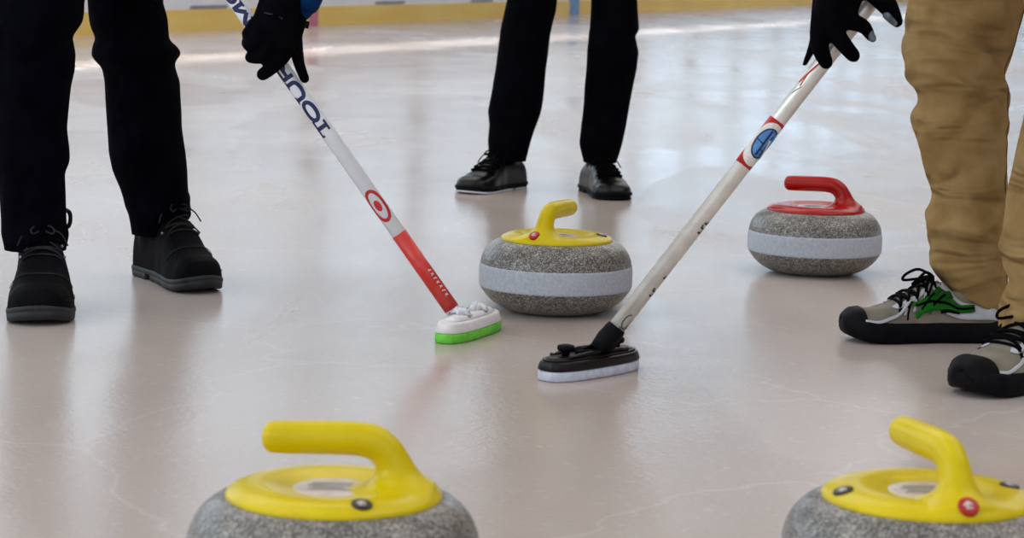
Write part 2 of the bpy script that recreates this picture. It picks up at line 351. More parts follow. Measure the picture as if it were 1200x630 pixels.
def make_stone(name, label, loc, hyaw, colour, badges):
    """hyaw: world direction the neck of the handle stands in (grip points the other way)"""
    root = thing(name, label, 'curling stone', loc, 0, 'curling stones on the ice')
    lower = superprof([(.056, .003), (.0635, .0), (.069, .0), (.088, .0030), (.109, .0115), (.1265, .0255), (.1375, .0395), (.1412, .0465)])
    upper = superprof([(.1412, .0895), (.1388, .100), (.1335, .1115), (.1255, .1215), (.1155, .1290), (.104, .1335), (.09, .135)])
    bm = bmesh.new(); lathe(bm, [(0, .004)] + lower + [(.1412, .07)] + upper + [(0, .135)], 128)
    obj('granite_body', bm, 'granite', root)
    bm = bmesh.new(); lathe(bm, superprof([(.1405, .0455), (.1422, .0485), (.1428, .056), (.143, .067), (.1428, .079), (.1422, .0865), (.1405, .0900)], 3), 128)
    obj('striking_band', bm, 'striking_band', root)
    # handle : plate, flared neck and grip as one moulding
    bm = bmesh.new()
    lathe(bm, superprof([(.0, .1405), (.03, .1405), (.044, .1412), (.056, .1440), (.070, .1462), (.086, .1448), (.0985, .1405), (.1055, .1355), (.1060, .1325), (.10, .131), (0, .131)], 4), 96)
    st = [(-.070, .1885, .005, .005), (-.0690, .1885, .0095, .0095), (-.065, .1885, .0138, .0135), (-.058, .1885, .0158, .0152), (-.03, .1890, .0163, .0155),
          (0, .1896, .0165, .0155), (.022, .1892, .0166, .0155), (.038, .1862, .0170, .0155), (.0490, .178, .0168, .0152), (.0555, .168, .0172, .0160),
          (.0605, .160, .0205, .0185), (.0640, .152, .0270, .0250), (.0640, .146, .036, .038), (.060, .141, .047, .056), (.055, .134, .056, .075)]
    rs = []
    for i, (x, z, a, b) in enumerate(st):
        p = st[max(i - 1, 0)]; q = st[min(i + 1, len(st) - 1)]
        t = Vector((q[0] - p[0], 0, q[1] - p[1])).normalized()
        if i >= len(st) - 5: t = Vector((0, 0, -1))
        nn = Vector((-t.z, 0, t.x))
        rs.append([Vector((x, 0, z)) + nn * a * math.cos(2 * PI * k / 28) + Vector((0, 1, 0)) * b * math.sin(2 * PI * k / 28) for k in range(28)])
    rr_ = []
    for k in range(len(rs[0])):
        rr_.append(catmull([r[k] for r in rs], 4))
    rings(bm, [[c[i] for c in rr_] for i in range(len(rr_[0]))])
    # keep the flare inside the plate's rim
    for vtx in bm.verts:
        rad = math.hypot(vtx.co.x, vtx.co.y)
        if rad > .098 and vtx.co.z < .150:
            k = (.098 + .0065 * min(1, max(0, (.1435 - vtx.co.z) / .007))) / rad
            if k < 1 and vtx.co.z > .1300: vtx.co.x *= k; vtx.co.y *= k
    bm.transform(Matrix.Rotation(hyaw, 4, 'Z'))
    h = obj('handle', bm, colour, root); remesh(h, .0022, 5, .5)
    # paper label in the dish of the plate
    bm = bmesh.new(); lathe(bm, [(0, .1388), (.039, .1388), (.039, .1412), (.038, .1416), (0, .1416)], 48)
    lb = obj('plate_label', bm, 'label_paper', root)
    bm = bmesh.new()
    c, s = math.cos(hyaw), math.sin(hyaw)
    for yy, x0, x1 in ((.014, -.022, .018), (.005, -.026, .024), (-.004, -.02, .01), (-.012, -.024, .02)):
        q = box(bm, (x0, yy - .0012, .1414), (x1, yy + .0012, .1419))
    obj('label_print', bm, 'label_ink', lb, smooth=False)
    if badges:
        bpy.context.view_layer.update(); dg = bpy.context.evaluated_depsgraph_get()
        ev = h.evaluated_get(dg); mw = root.matrix_world
        inv = Matrix.Translation(-Vector(loc))
        for px, py, mat in badges:
            ok, hit, nrm, _ = ev.ray_cast(inv @ CAM, ray(px, py).normalized())
            if ok: badge(root, hit, nrm, mat)
    return root
def stone_at(x, scale_w, cy):
    return at(x, cy)
pm = at(650, 363.5)
make_stone('curling_stone', 'yellow-handled granite stone between the two broom heads', (pm.x, pm.y, 0), math.radians(-114), 'yellow_plastic',
           [(626, 275.5, 'badge_red'), (705, 275.5, 'badge_black')])
pr = at(953, 318.5)
make_stone('curling_stone', 'red-handled granite stone beyond the silver broom', (pr.x, pr.y, 0), math.radians(-16), 'red_plastic', [])
# near stones: from the centre of their plates
q = at(391.5, 579, .134); 
make_stone('curling_stone', 'yellow-handled stone at the near left, grip lying sideways', (q.x, q.y, 0), math.radians(-2), 'yellow_plastic',
           [(424, 591, 'badge_black')])
q = at(1087, 582.5, .134)
make_stone('curling_stone', 'yellow-handled stone at the near right, grip pointing away', (q.x, q.y, 0), math.radians(-73), 'yellow_plastic',
           [(1135, 593, 'badge_red'), (988, 575, 'badge_black'), (1183, 569, 'badge_black')])

# ------------------------------------------------------------------ brooms
class Shaft:
    def __init__(s, A, B, r):
        s.A = A; s.B = B; s.r = r; s.d = (B - A).normalized()
        mid = (A + B) / 2; view = (CAM - mid)
        s.n = (view - s.d * view.dot(s.d)).normalized()
        s.e = s.d.cross(s.n).normalized()
        if s.e.x > 0: s.e = -s.e                                # e points to the left
    def p(s, t, phi, dr=0): return s.A + s.d * t + (s.n * math.cos(phi) + s.e * math.sin(phi)) * (s.r + dr)
    def tpix(s, px, py):                                        # distance along the shaft nearest a sight line
        d = ray(px, py).normalized(); w0 = s.A - CAM
        b = s.d.dot(d); return (b * d.dot(w0) - s.d.dot(w0)) / (1 - b * b)
    def grid(s, bm, fn, nu, nv, dr=.0004):
        """fn(i,j) -> (t, h) with h the height around the shaft in metres, positive to the left"""
        vs = [[bm.verts.new(s.p(*(lambda q: (q[0], q[1] / s.r))(fn(i / nu, j / nv)), dr)) for j in range(nv + 1)] for i in range(nu + 1)]
        for i in range(nu):
            for j in range(nv): bm.faces.new((vs[i][j], vs[i + 1][j], vs[i + 1][j + 1], vs[i][j + 1]))
    def stroke(s, bm, a, b, th, dr=.0004):
        a = Vector((a[0], a[1], 0)); b = Vector((b[0], b[1], 0)); d = b - a; nn = Vector((-d.y, d.x, 0)).normalized() * th / 2
        s.grid(bm, lambda u, v: (lambda q: (q.x, q.y))(a + d * u + nn * (2 * v - 1)), max(2, int(d.length / .003)), max(2, int(th / .002)), dr)
    def arc(s, bm, c, rx, ry, a0, a1, th, dr=.0004):
        def fn(u, v):
            a = a0 + (a1 - a0) * u; k = (v - .5) * th
            return (c[0] + (rx + k) * math.cos(a), c[1] + (ry + k) * math.sin(a))
        s.grid(bm, fn, 28, 2, dr)
    def disc(s, bm, c, rx, ry, dr=.0004, k0=0.02):
        s.grid(bm, lambda u, v: (c[0] + rx * (k0 + (1 - k0) * v) * math.cos(2 * PI * u), c[1] + ry * (k0 + (1 - k0) * v) * math.sin(2 * PI * u)), 40, 8, dr)
    def sleeve(s, bm, t0, t1, dr=.0006):
        n = 40
        rs = [[s.p(t, 2 * PI * k / n, d) for k in range(n)] for t, d in ((t0, 0), (t0, dr), (t1, dr), (t1, 0))]
        rings(bm, rs)
def letter(S, bm, ch, t, hc, w, hh, th):
    """slab letter: baseline side right (h low), top left; advance along +t"""
    lo, hi = hc - hh / 2, hc + hh / 2
    P = lambda a, b: (t + a * w, lo + b * hh)
    k = S.stroke
    if ch == 'T':
        k(bm, P(0, .95), P(1, .95), th * .6); k(bm, P(.5, 1), P(.5, 0), th); k(bm, P(.2, .06), P(.8, .06), th * .6)
        k(bm, P(.04, 1), P(.04, .72), th * .5); k(bm, P(.96, 1), P(.96, .72), th * .5)
    elif ch == 'O':
        S.arc(bm, (t + w / 2, hc), w * .42, hh * .42, 0, 2 * PI, th)
    elif ch == 'U':
        k(bm, P(.12, 1), P(.12, .4), th); k(bm, P(.88, 1), P(.88, .4), th)
        S.arc(bm, (t + w / 2, lo + .42 * hh), w * .38, hh * .36, PI, 2 * PI, th)
        k(bm, P(-.06, .97), P(.3, .97), th * .5); k(bm, P(.7, .97), P(1.06, .97), th * .5)
    elif ch == 'R':
        k(bm, P(.15, 1), P(.15, 0), th); k(bm, P(.1, .93), P(.6, .93), th * .8); k(bm, P(.1, .48), P(.6, .48), th * .8)
        S.arc(bm, (t + .58 * w, lo + .7 * hh), w * .26, hh * .23, -PI / 2, PI / 2, th * .8); k(bm, P(.5, .5), P(.9, 0), th)
    elif ch == 'M':
        k(bm, P(.1, 0), P(.1, 1), th); k(bm, P(.9, 0), P(.9, 1), th); k(bm, P(.1, .95), P(.5, .15), th); k(bm, P(.9, .95), P(.5, .15), th)
        k(bm, P(-.05, .04), P(.25, .04), th * .5); k(bm, P(.75, .04), P(1.05, .04), th * .5)
def stadium(bm, cpos, ax, L, W, z0, z1, inset=0., n=14, lean=0):
    """rounded bar with its long axis ax"""
    ax = Vector(ax).normalized(); ay = Vector((-ax.y, ax.x, 0))
    def ring(k, z):
        out = []; m_ = 56
        for i in range(m_):
            a = 2 * PI * i / m_; c, q = math.cos(a), math.sin(a)
            out.append(Vector(cpos) + ax * (L / 2 - k) * math.copysign(abs(c) ** .72, c) + ay * (W / 2 - k) * math.copysign(abs(q) ** .72, q) + Vector((0, 0, z)))
        return out
    b = .003
    rings(bm, [ring(b, z0), ring(b * .3, z0 + b * .4), ring(0, z0 + b), ring(inset, z1 - b), ring(inset + b * .3, z1 - b * .4), ring(inset + b, z1)])

# --- left broom (white shaft, red sleeve, green pad)
hl = at(513, 406.5); hr = at(580, 384); hc = (hl + hr) / 2 + Vector((.002, .020, 0)); hax = (hr - hl).normalized()
A = hc + Vector((0, 0, .04)); A = atY(543, 381, hc.y)
Bp = atY(320.0 - 38, 10, hc.y + .02); dirn = (Bp - A).normalized(); B = A + dirn * 1.15
SL = Shaft(A, B, .0130)
br = thing('curling_broom', 'white curling broom with red sleeve and green pad held by the left sweeper', 'broom', (hc.x, hc.y, 0), 0)
OL = Vector((hc.x, hc.y, 0))
bm = bmesh.new(); n = 40
rings(bm, [[SL.p(t, 2 * PI * k / n, d) for k in range(n)] for t, d in ((-.0, -.002), (0, 0), (1.149, 0), (1.15, -.002))])
obj('shaft', bm, 'white_shaft', br, origin=OL)
bm = bmesh.new(); SL.sleeve(bm, SL.tpix(530, 361), SL.tpix(470, 272)); rs_ = obj('red_sleeve', bm, 'red_sleeve', br, origin=OL)
bm = bmesh.new()
t0 = SL.tpix(524, 345)
for i in range(7):
    a = t0 + .0085 * i; k = [(0, .006), (.006, .0), (0, .004), (.003, .006), (.006, .002), (0, .006), (.004, 0)][i]
    SL.stroke(bm, (a, -.010), (a + .004, -.005), .0014, .0011); SL.stroke(bm, (a + k[0] * .4, -.004), (a + k[1] * .4 + .002, -.010), .0012, .0011)
obj('sleeve_lettering', bm, 'badge_white', rs_, origin=OL)
bm = bmesh.new()
tt = SL.tpix(381, 155)
hcn = .003
for ch, px, py, w in (('T', 377, 149.5, .033), ('O', 364, 131, .042), ('U', 348, 106.5, .040), ('R', 332, 84, .038)):
    letter(SL, bm, ch, SL.tpix(px, py) - w / 2, hcn, w, .0215, .0074)
for px, py, ch, w in ((286, 17, 'M', .042), (269, -8, 'O', .04), (256, -27, 'R', .038)):
    letter(SL, bm, ch, SL.tpix(px, py) - w / 2, hcn, w, .0215, .0074)
obj('shaft_lettering', bm, 'navy_ink', br, origin=OL)
tl = SL.tpix(443, 241)
bm = bmesh.new(); SL.arc(bm, (tl, .002), .029, .0135, 0, 2 * PI, .0062, .0004); SL.disc(bm, (tl, .002), .0105, .0055, .0004)
obj('target_logo', bm, 'logo_red', br, origin=OL)
bm = bmesh.new(); stadium(bm, hc, hax, .216, .064, 0, .017); obj('green_pad', bm, 'green_pad', br, origin=OL)
bm = bmesh.new(); stadium(bm, hc, hax, .214, .064, .0165, .034, .004); stadium(bm, hc + hax * .004, hax, .170, .044, .033, .041, .005)
hd = obj('brush_head', bm, 'white_head', br, origin=OL)
bm = bmesh.new()
tube(bm, [A + Vector((0, 0, -.012)), A + dirn * .012, A + dirn * .028], [.020, .018, .0155], 24, smooth=1)
for s_ in (-1, 1):
    c = hc + hax * (.034 * s_) + Vector((0, 0, .04)); lathe(bm, [(0, 0), (.010, 0), (.009, .010), (.006, .013), (0, .013)], 16, c)
    y_ = Vector((-hax.y, hax.x, 0)) * .02
    tube(bm, [c + y_, c + Vector((0, 0, .012)), A + dirn * .01], .005, 10)
    tube(bm, [c - y_, c + Vector((0, 0, .010)), A + dirn * .004], .0045, 10)
obj('swivel_joint', bm, 'clear_plastic', hd, origin=OL)

# --- right broom (silver shaft, black head)
hl2 = at(637, 450); hr2 = at(741, 432); hc2 = (hl2 + hr2) / 2 + Vector((.001, .022, 0)); hax2 = (hr2 - hl2).normalized()
A = atY(705, 406, hc2.y); Bp = atY(1012, 12, hc2.y + .04); dirn2 = (Bp - A).normalized(); B = A + dirn2 * 1.18
SR = Shaft(A, B, .0136); O2 = Vector((hc2.x, hc2.y, 0))
br2 = thing('curling_broom', 'silver curling broom with black head and white pad held by the right sweeper', 'broom', O2, 0)
bm = bmesh.new()
rings(bm, [[SR.p(t, 2 * PI * k / n, d) for k in range(n)] for t, d in ((0, -.002), (0, 0), (1.179, 0), (1.18, -.002))])
obj('shaft', bm, 'silver_shaft', br2, origin=O2)
ta, tb = SR.tpix(872, 193), SR.tpix(910, 143)
tc_ = (ta + tb) / 2; hw = (tb - ta) / 2
bm = bmesh.new(); SR.sleeve(bm, ta - .002, tb + .002, .0005); lg = obj('logo_band', bm, 'logo_red', br2, origin=O2)
hq = -.006
bm = bmesh.new(); SR.disc(bm, (tc_, hq), hw * .94, .0265, .0009); obj('logo_field', bm, 'badge_white', lg, origin=O2)
bm = bmesh.new(); SR.disc(bm, (tc_ + .003, hq), hw * .62, .0150, .0012); obj('logo_emblem', bm, 'logo_blue', lg, origin=O2)
bm = bmesh.new(); SR.arc(bm, (tc_ + .003, hq), hw * .62, .0150, -.5, 3.9, .0028, .0015)
SR.stroke(bm, (tc_ - .020, hq + .001), (tc_ + .026, hq + .002), .0030, .0015)
SR.stroke(bm, (tc_ - .016, hq - .006), (tc_ + .02, hq - .0045), .0026, .0015)
SR.stroke(bm, (tc_ + .003, hq + .013), (tc_ + .001, hq + .001), .0024, .0015)
SR.stroke(bm, (tc_ - .008, hq + .001), (tc_ - .010, hq - .012), .0024, .0015)
obj('emblem_lines', bm, 'navy_ink', lg, origin=O2)
bm = bmesh.new()
SR.stroke(bm, (tc_ - .022, hq - .013), (tc_ + .012, hq - .004), .0036, .0017); obj('emblem_swoosh', bm, 'badge_white', lg, origin=O2)
bm = bmesh.new()
t0 = SR.tpix(940, 100)
SR.stroke(bm, (t0, .012), (t0 + .045, .003), .003, .0006); SR.stroke(bm, (t0 - .004, .006), (t0 + .02, .008), .0018, .0006)
obj('red_flash', bm, 'logo_red', br2, origin=O2)
bm = bmesh.new()
def word(px, py, n_, step, hh, h0):
    t0 = SR.tpix(px, py)
    for i in range(n_):
        a = t0 + i * step
        SR.stroke(bm, (a, h0), (a, h0 + hh), step * .34)
        if i % 2: SR.stroke(bm, (a, h0 + hh * .9), (a + step * .6, h0 + hh * .9), step * .3)
        else: SR.stroke(bm, (a, h0 + hh * .1), (a + step * .6, h0 + hh * .1), step * .3)
word(815, 270, 3, .009, .007, -.016); word(759, 344, 2, .009, .006, -.016); word(776, 324, 1, .009, .005, -.016)
SR.arc(bm, (SR.tpix(733, 375), -.009), .013, .007, .2, 4.4, .0016); SR.stroke(bm, (SR.tpix(721, 388), -.014), (SR.tpix(726, 381), -.003), .0016)
SR.stroke(bm, (SR.tpix(721, 388), -.014), (SR.tpix(716, 391), -.004), .0016)
SR.stroke(bm, (SR.tpix(932, 113), .010), (SR.tpix(940, 103), .003), .0012)
obj('shaft_lettering', bm, 'badge_black', br2, origin=O2)
bm = bmesh.new(); stadium(bm, hc2, hax2, .214, .074, 0, .0165); obj('white_pad', bm, 'white_pad', br2, origin=O2)
bm = bmesh.new(); stadium(bm, hc2, hax2, .216, .076, .016, .031, .003); stadium(bm, hc2, hax2, .204, .060, .030, .036, .005)
# rib frame on top
ay2 = Vector((-hax2.y, hax2.x, 0))
for s_ in (-1, 1):
    tube(bm, [hc2 + hax2 * -.07 + ay2 * .019 * s_ + Vector((0, 0, .036)), hc2 + ay2 * .022 * s_ + Vector((0, 0, .039)), hc2 + hax2 * .07 + ay2 * .019 * s_ + Vector((0, 0, .036))], .0035, 10)
hd2 = obj('brush_head', bm, 'black_head', br2, origin=O2)
for s_, h_ in ((-.058, .012), (.064, .009)):
    bm = bmesh.new(); c = hc2 + hax2 * s_ + Vector((0, 0, .034))
    lathe(bm, [(0, 0), (.006, 0), (.0065, .008), (.0125, .0105), (.0138, .014), (.0130, .018), (.007, .0195), (0, .0195)], 24, c); obj('thumb_screw', bm, 'black_rubber', hd2, origin=O2)
bm = bmesh.new()
tube(bm, [A + Vector((-.004, 0, -.016)), A - dirn2 * .004, A + dirn2 * .014, A + dirn2 * .036, A + dirn2 * .040], [.014, .0165, .0185, .0165, .0150], 28, smooth=1)
for s_ in (-1, 1):
    tube(bm, [hc2 + ay2 * .02 * s_ + hax2 * .0 + Vector((0, 0, .036)), A + ay2 * .016 * s_], .006, 10, smooth=1)
tube(bm, [hc2 + hax2 * .035 + Vector((0, 0, .038)), A + dirn2 * .004 + hax2 * .01], .007, 10, smooth=1)
tube(bm, [hc2 - hax2 * .03 + Vector((0, 0, .038)), A + Vector((-.003, 0, -.006))], .007, 10, smooth=1)
obj('collar', bm, 'black_rubber', hd2, origin=O2)

# ------------------------------------------------------------------ people
def skin_mesh(name, verts, edges, radii, mat, parent, origin, sub=2, vox=None, root=0):
    me = bpy.data.meshes.new(name); me.from_pydata([Vector(v) - Vector(origin) for v in verts], edges, [])
    o = link(name, me, mat, parent)
    md = o.modifiers.new('skin', 'SKIN'); md.use_smooth_shade = True
    sv = me.skin_vertices[0].data if me.skin_vertices else None
    if sv is None:
        bpy.context.view_layer.update()
    for i, s in enumerate(me.skin_vertices[0].data):
        r = radii[i]; s.radius = (r, r) if not isinstance(r, tuple) else r; s.use_root = (i == root)
    ss = o.modifiers.new('subd', 'SUBSURF'); ss.levels = sub; ss.render_levels = sub
    if vox: remesh(o, vox, 4, .5)
    return o
def blobchain(bm, chains, n=16):
    """overlapping tapered tubes with round ends, to be fused by the remesher"""
    for pts, rad in chains:
        pts = [Vector(p) for p in pts]
        k = 4
        P = catmull(pts, k); Rr = [q.x for q in catmull([Vector((r, 0, 0)) for r in rad], k)]
        d0 = (P[0] - P[1]).normalized(); d1 = (P[-1] - P[-2]).normalized()
        pre = [(P[0] + d0 * Rr[0] * math.sin(a), Rr[0] * math.cos(a)) for a in (1.5, 1.1, .6)]
        post = [(P[-1] + d1 * Rr[-1] * math.sin(a), Rr[-1] * math.cos(a)) for a in (.6, 1.1, 1.5)]
        allp = pre + list(zip(P, Rr)) + post
        rs = []; x = None
        for i, (p, r) in enumerate(allp):
            d = (allp[min(i + 1, len(allp) - 1)][0] - allp[max(i - 1, 0)][0]).normalized()
            if x is None: x, y = frame_of(d)
            else: x = (x - d * x.dot(d)).normalized(); y = d.cross(x)
            rs.append([p + (x * math.cos(2 * PI * q / n) + y * math.sin(2 * PI * q / n)) * max(r, .0004) for q in range(n)])
        rings(bm, rs)

def legloft(bm, tab, yfn, hip, seed, folds, amp=.004, hem=None, rows=190, n=88, flat=1.0):
    """tab: (py, xl, xr) outline rows, top to bottom; yfn(py)->depth; rises on to the hip (x,y,z,r)"""
    pts = []
    for py, xl, xr in tab:
        Y = yfn(py); a = atY(xl, py, Y); b = atY(xr, py, Y); c = (a + b) / 2
        pts.append((c.z, c.x, c.y, (b - a).length / 2))
    pts.sort()                                     # bottom to top
    top = pts[-1]
    hx, hy, hz, hr = hip
    for k in (.35, .7, 1.0):
        pts.append((top[0] + (hz - top[0]) * k, top[1] + (hx - top[1]) * k, top[2] + (hy - top[2]) * k, top[3] + (hr - top[3]) * k))
    z0, z1 = pts[0][0], pts[-1][0]
    rs = []
    for i in range(rows + 1):
        z = z0 + (z1 - z0) * (i / rows)
        cx, cy, rad = lin(pts, z, 1), lin(pts, z, 2), lin(pts, z, 3)
        # soften
        for dz in (-.005, .005):
            cx += lin(pts, z + dz, 1); cy += lin(pts, z + dz, 2); rad += lin(pts, z + dz, 3)
        cx /= 3; cy /= 3; rad /= 3
        ring = []
        for k in range(n):
            th = 2 * PI * k / n
            u = th; q = Vector((math.cos(th) * 1.1, math.sin(th) * 1.1, z * 5.5 + seed))
            w = noise.noise(q * 2.0 + Vector((0, 0, math.sin(th * 2 + seed) * 1.4)))
            ridge = (1 - abs(noise.noise(Vector((math.cos(th) * .9, math.sin(th) * .9, z * 9 + .8 * math.sin(th + seed * 3) + seed))) * 2.4)) 
            dd = amp * (.9 * w + .75 * (max(ridge, 0) ** 2 - .35))
            for (fz, slope, ph, wd, am) in folds:
                line = fz + slope * math.sin(th - ph)
                dd += am * math.exp(-((z - line) / wd) ** 2)
            side = abs(math.cos(th))
            dd *= (1 - .75 * side)
            if hem and z < z0 + .05:
                pass
            zz = z
            if hem:
                k_ = max(0, 1 - (z - z0) / hem[2]); zz = z + k_ * hem[0] * math.cos(th - hem[1])
            ring.append(Vector((cx + (rad + dd) * math.cos(th), cy + (rad * flat + dd) * math.sin(th), zz)))
        rs.append(ring)
    rr0 = rs[0]; c0 = sum(rr0, Vector()) / n
    inner = [[p + (c0 - p) * .06 for p in rr0], [p + (c0 - p) * .08 + Vector((0, 0, .05)) for p in rr0]]
    inner[1] = [p + Vector((0, 0, 0)) for p in inner[1]]
    rings(bm, [inner[1], inner[0]] + rs, False, True)
    return rs

def shoe(parent, origin, toe, a, L, W, style, hs=1.0):
    """toe: ground point under the toe tip; a: heading, toe direction = (sin a, -cos a)"""
    D = Vector((math.sin(a), -math.cos(a), 0)); Sd = Vector((math.cos(a), math.sin(a), 0))   # Sd: to image right when facing the camera
    heel = toe - D * L
    if style == 'boot': hp = [(0, .11), (.1, .14), (.3, .155), (.42, .150), (.55, .116), (.7, .084), (.85, .068), (.95, .058), (1, .045)]
    elif style == 'dress': hp = [(0, .075), (.12, .088), (.3, .095), (.42, .098), (.55, .078), (.7, .058), (.85, .048), (.95, .040), (1, .026)]
    else: hp = [(0, .070), (.1, .082), (.28, .084), (.40, .105), (.47, .105), (.58, .083), (.72, .064), (.85, .054), (.94, .049), (1, .042)]
    wp = [(0, .34), (.06, .37), (.2, .37), (.4, .38), (.55, .44), (.72, .5), (.85, .48), (.93, .44), (1, .36)]
    curve = [(0, 0), (.5, .004), (1, -.004)]
    spring = lambda s: (.014 if style != 'dress' else .006) * max(0, (s - .75) / .25) ** 2 + (.0 if style != 'sneaker' else 0)
    sg = 1 if a > 0 else -1
    def P(s, x, z): return heel + D * (s * L) + Sd * (x + sg * interp(curve, s)) + Vector((0, 0, z + spring(s)))
    def cap(s): return min(1, math.sqrt(max(0.0001, 1 - max(0, (.10 - s) / .10) ** 2))) * min(1, math.sqrt(max(.0001, 1 - max(0, (s - .86) / .14) ** 2)))
    hw = lambda s: interp(wp, s) * W * (.2 + .8 * cap(s))
    hh = lambda s: interp(hp, s) * hs * (.55 + .45 * math.sqrt(max(0, 1 - max(0, (s - .90) / .10) ** 2)))
    def surf(s, phi, off=0):
        ex = .62 if s > .6 else .62 + .28 * min(1, (.6 - s) / .2)
        c, si = math.cos(phi), math.sin(phi)
        x = (hw(s) + off) * math.copysign(abs(c) ** ex, c)
        z = .012 + (hh(s) - .012 + off) * abs(si) ** .75
        return P(s, x, z)
    name = {'boot': 'winter_boot', 'dress': 'shoe', 'sneaker': 'sneaker'}[style]
    mat = {'boot': 'boot_leather', 'dress': 'shoe_leather', 'sneaker': 'shoe_mesh'}[style]
    bm = bmesh.new(); rs = []; ns = 40
    for i in range(ns + 1):
        s = .004 + .992 * i / ns
        r = [surf(s, PI * k / 24) for k in range(25)]
        r += [P(s, -hw(s) * (1 - k / 4), .008) for k in range(1, 4)] if False else [P(s, hw(s) * .9 * (-1 + k / 3), .006) for k in range(0, 7)]
        rs.append(r)
    rings(bm, rs)
    # ankle shaft
    za = {'boot': .17, 'dress': .105, 'sneaker': .09}[style]
    an = []
    for z, sc in ((.03, .9), (.07, 1.0), (za - .01, 1.0), (za, .97)):
        an.append([P(.2, 0, z) + D * (math.cos(2 * PI * k / 24) * (.052 if style == 'boot' else .040) * sc + .006) + Sd * (math.sin(2 * PI * k / 24) * (.040 if style == 'boot' else .031) * sc) for k in range(24)])
    rings(bm, an)
    sh = obj(name, bm, mat, parent, origin=origin); remesh(sh, .0035, 3, .5)
    # sole
    def outline(off, z, s0=0., s1=1., m=26):
        o = []
        for i in range(m + 1):
            s = s0 + (s1 - s0) * (1 - math.cos(PI * i / m)) / 2; s = min(max(s, .0), 1.)
            o.append((s, hw(s) + off))
        left = [P(s + (off * 2.2 if s > .95 else (-off * 2.2 if s < .05 else 0)), w_, z) for s, w_ in o]
        right = [P(s + (off * 2.2 if s > .95 else (-off * 2.2 if s < .05 else 0)), -w_, z) for s, w_ in reversed(o)]
        return left + right
    bm = bmesh.new()
    if style == 'boot':
        rings(bm, [outline(-.003, .012, .0, 1), outline(.001, .013), outline(.0025, .017), outline(.0015, .022), outline(-.004, .025)])
        rings(bm, [outline(-.004, .0, .36, .985), outline(0, .002, .36, .99), outline(.0015, .014, .36, 1)])
        rings(bm, [outline(-.004, .0, .012, .27), outline(0, .002, .01, .27), outline(.0015, .014, .0, .28)])
        so = obj('sole', bm, 'boot_sole', sh, origin=origin)
    elif style == 'dress':
        rings(bm, [outline(0, .010), outline(.003, .011), outline(.003, .019), outline(-.003, .021)])
        rings(bm, [outline(-.002, .0045, .33, .99), outline(.0, .011, .33, 1)]); rings(bm, [outline(-.002, .004, .012, .27), outline(0, .011, .0, .28)])
        so = obj('sole', bm, 'black_rubber', sh, origin=origin)
        bm = bmesh.new(); rings(bm, [outline(-.001, 0, .34, .985), outline(.001, .001, .34, .99), outline(.001, .0048, .34, .99)]); rings(bm, [outline(-.001, 0, .012, .26), outline(.001, .0045, .01, .26)])
        obj('sole_slider', bm, 'white_sole' if parent.get('slide') and a < 0 else 'black_rubber', sh, origin=origin)
    else:
        # black rubber slip-on gripper wrapping sole and toe
        top = lambda s: .037 - .010 * max(0, (s - .90) / .10) + .004 * max(0, (.1 - s) / .1)
        def ol(off, f):
            o = outline(off, 0); out = []
            mcount = len(o)
            for i, p in enumerate(o):
                s = (p - heel).dot(D) / L; s = min(max(s, 0), 1); out.append(p + Vector((0, 0, f * top(s))))
            return out
        rings(bm, [ol(-.005, .0), ol(.001, .06), ol(.0045, .3), ol(.0045, .8), ol(.002, .95), ol(-.004, 1.03)])
        # toe cover
        cap_r = []
        for i in range(17):
            s = .885 + .108 * i / 16
            cap_r.append([surf(s, .05 + (PI - .10) * k / 20, .0032 - (.003 if i == 0 else 0)) + D * (.004 * (i / 16) ** 3) for k in range(21)])
        c_ = sum(cap_r[-1], Vector()) / 21
        cap_r.append([p + (c_ - p) * .5 + D * .0015 for p in cap_r[-1]]); cap_r.append([p + (c_ - p) * .95 for p in cap_r[-1]])
        rings(bm, cap_r, False, False, False)
        so = obj('rubber_gripper', bm, 'black_rubber', sh, origin=origin)
        s2 = so.modifiers.new('sol', 'SOLIDIFY'); s2.thickness = .002
    # laces
    bm = bmesh.new()
    lm = 'lace_grey' if style == 'boot' else 'lace_black'
    rl = .0016 if style == 'boot' else (.0026 if style == 'sneaker' else .002)
    S_ = [.44, .50, .56, .62, .67]
    up = .0015
    if style == 'boot': S_ = [.47, .53, .60]
    lp, rp = PI / 2 + .52, PI / 2 - .52
    for i, s in enumerate(S_):
        tube(bm, [surf(s, lp + (rp - lp) * t / 6, up + .001 * math.sin(PI * t / 6)) for t in range(7)], rl, 8, smooth=2)
        if i + 1 < len(S_):
            s2_ = S_[i + 1]
            tube(bm, [surf(s + (s2_ - s) * t / 6, lp + (rp - lp) * t / 6, up + .003) for t in range(7)], rl, 8, smooth=2)
            tube(bm, [surf(s + (s2_ - s) * t / 6, rp + (lp - rp) * t / 6, up + .003) for t in range(7)], rl, 8, smooth=2)
        if style == 'sneaker':
            for ph in (lp, rp): tube(bm, [surf(s, ph, .002), surf(s + .008, ph + (.28 if ph == lp else -.28), .001)], .003, 8, smooth=1)
    # bow
    b0 = surf(S_[0] - .01, PI / 2, .008)
    for sd in (1, -1):
        k = 1.0 if style == 'sneaker' else .6
        tube(bm, [b0, b0 + Sd * sd * .02 * k + D * .02 * k + Vector((0, 0, .010 * k)), b0 + Sd * sd * .034 * k + D * .038 * k + Vector((0, 0, .0 * k)), b0 + Sd * sd * .028 * k + D * .046 * k + Vector((0, 0, -.010 * k)),
                  b0 + Sd * sd * .012 * k + D * .026 * k + Vector((0, 0, -.006 * k)), b0], rl, 8, smooth=4)
        tube(bm, [b0, b0 + Sd * sd * .03 + D * .01 + Vector((0, 0, -.006)), b0 + Sd * sd * .044 + D * .022 + Vector((0, 0, -.028))], rl * .9, 8, smooth=4)
    obj('shoelace', bm, lm, sh, origin=origin)
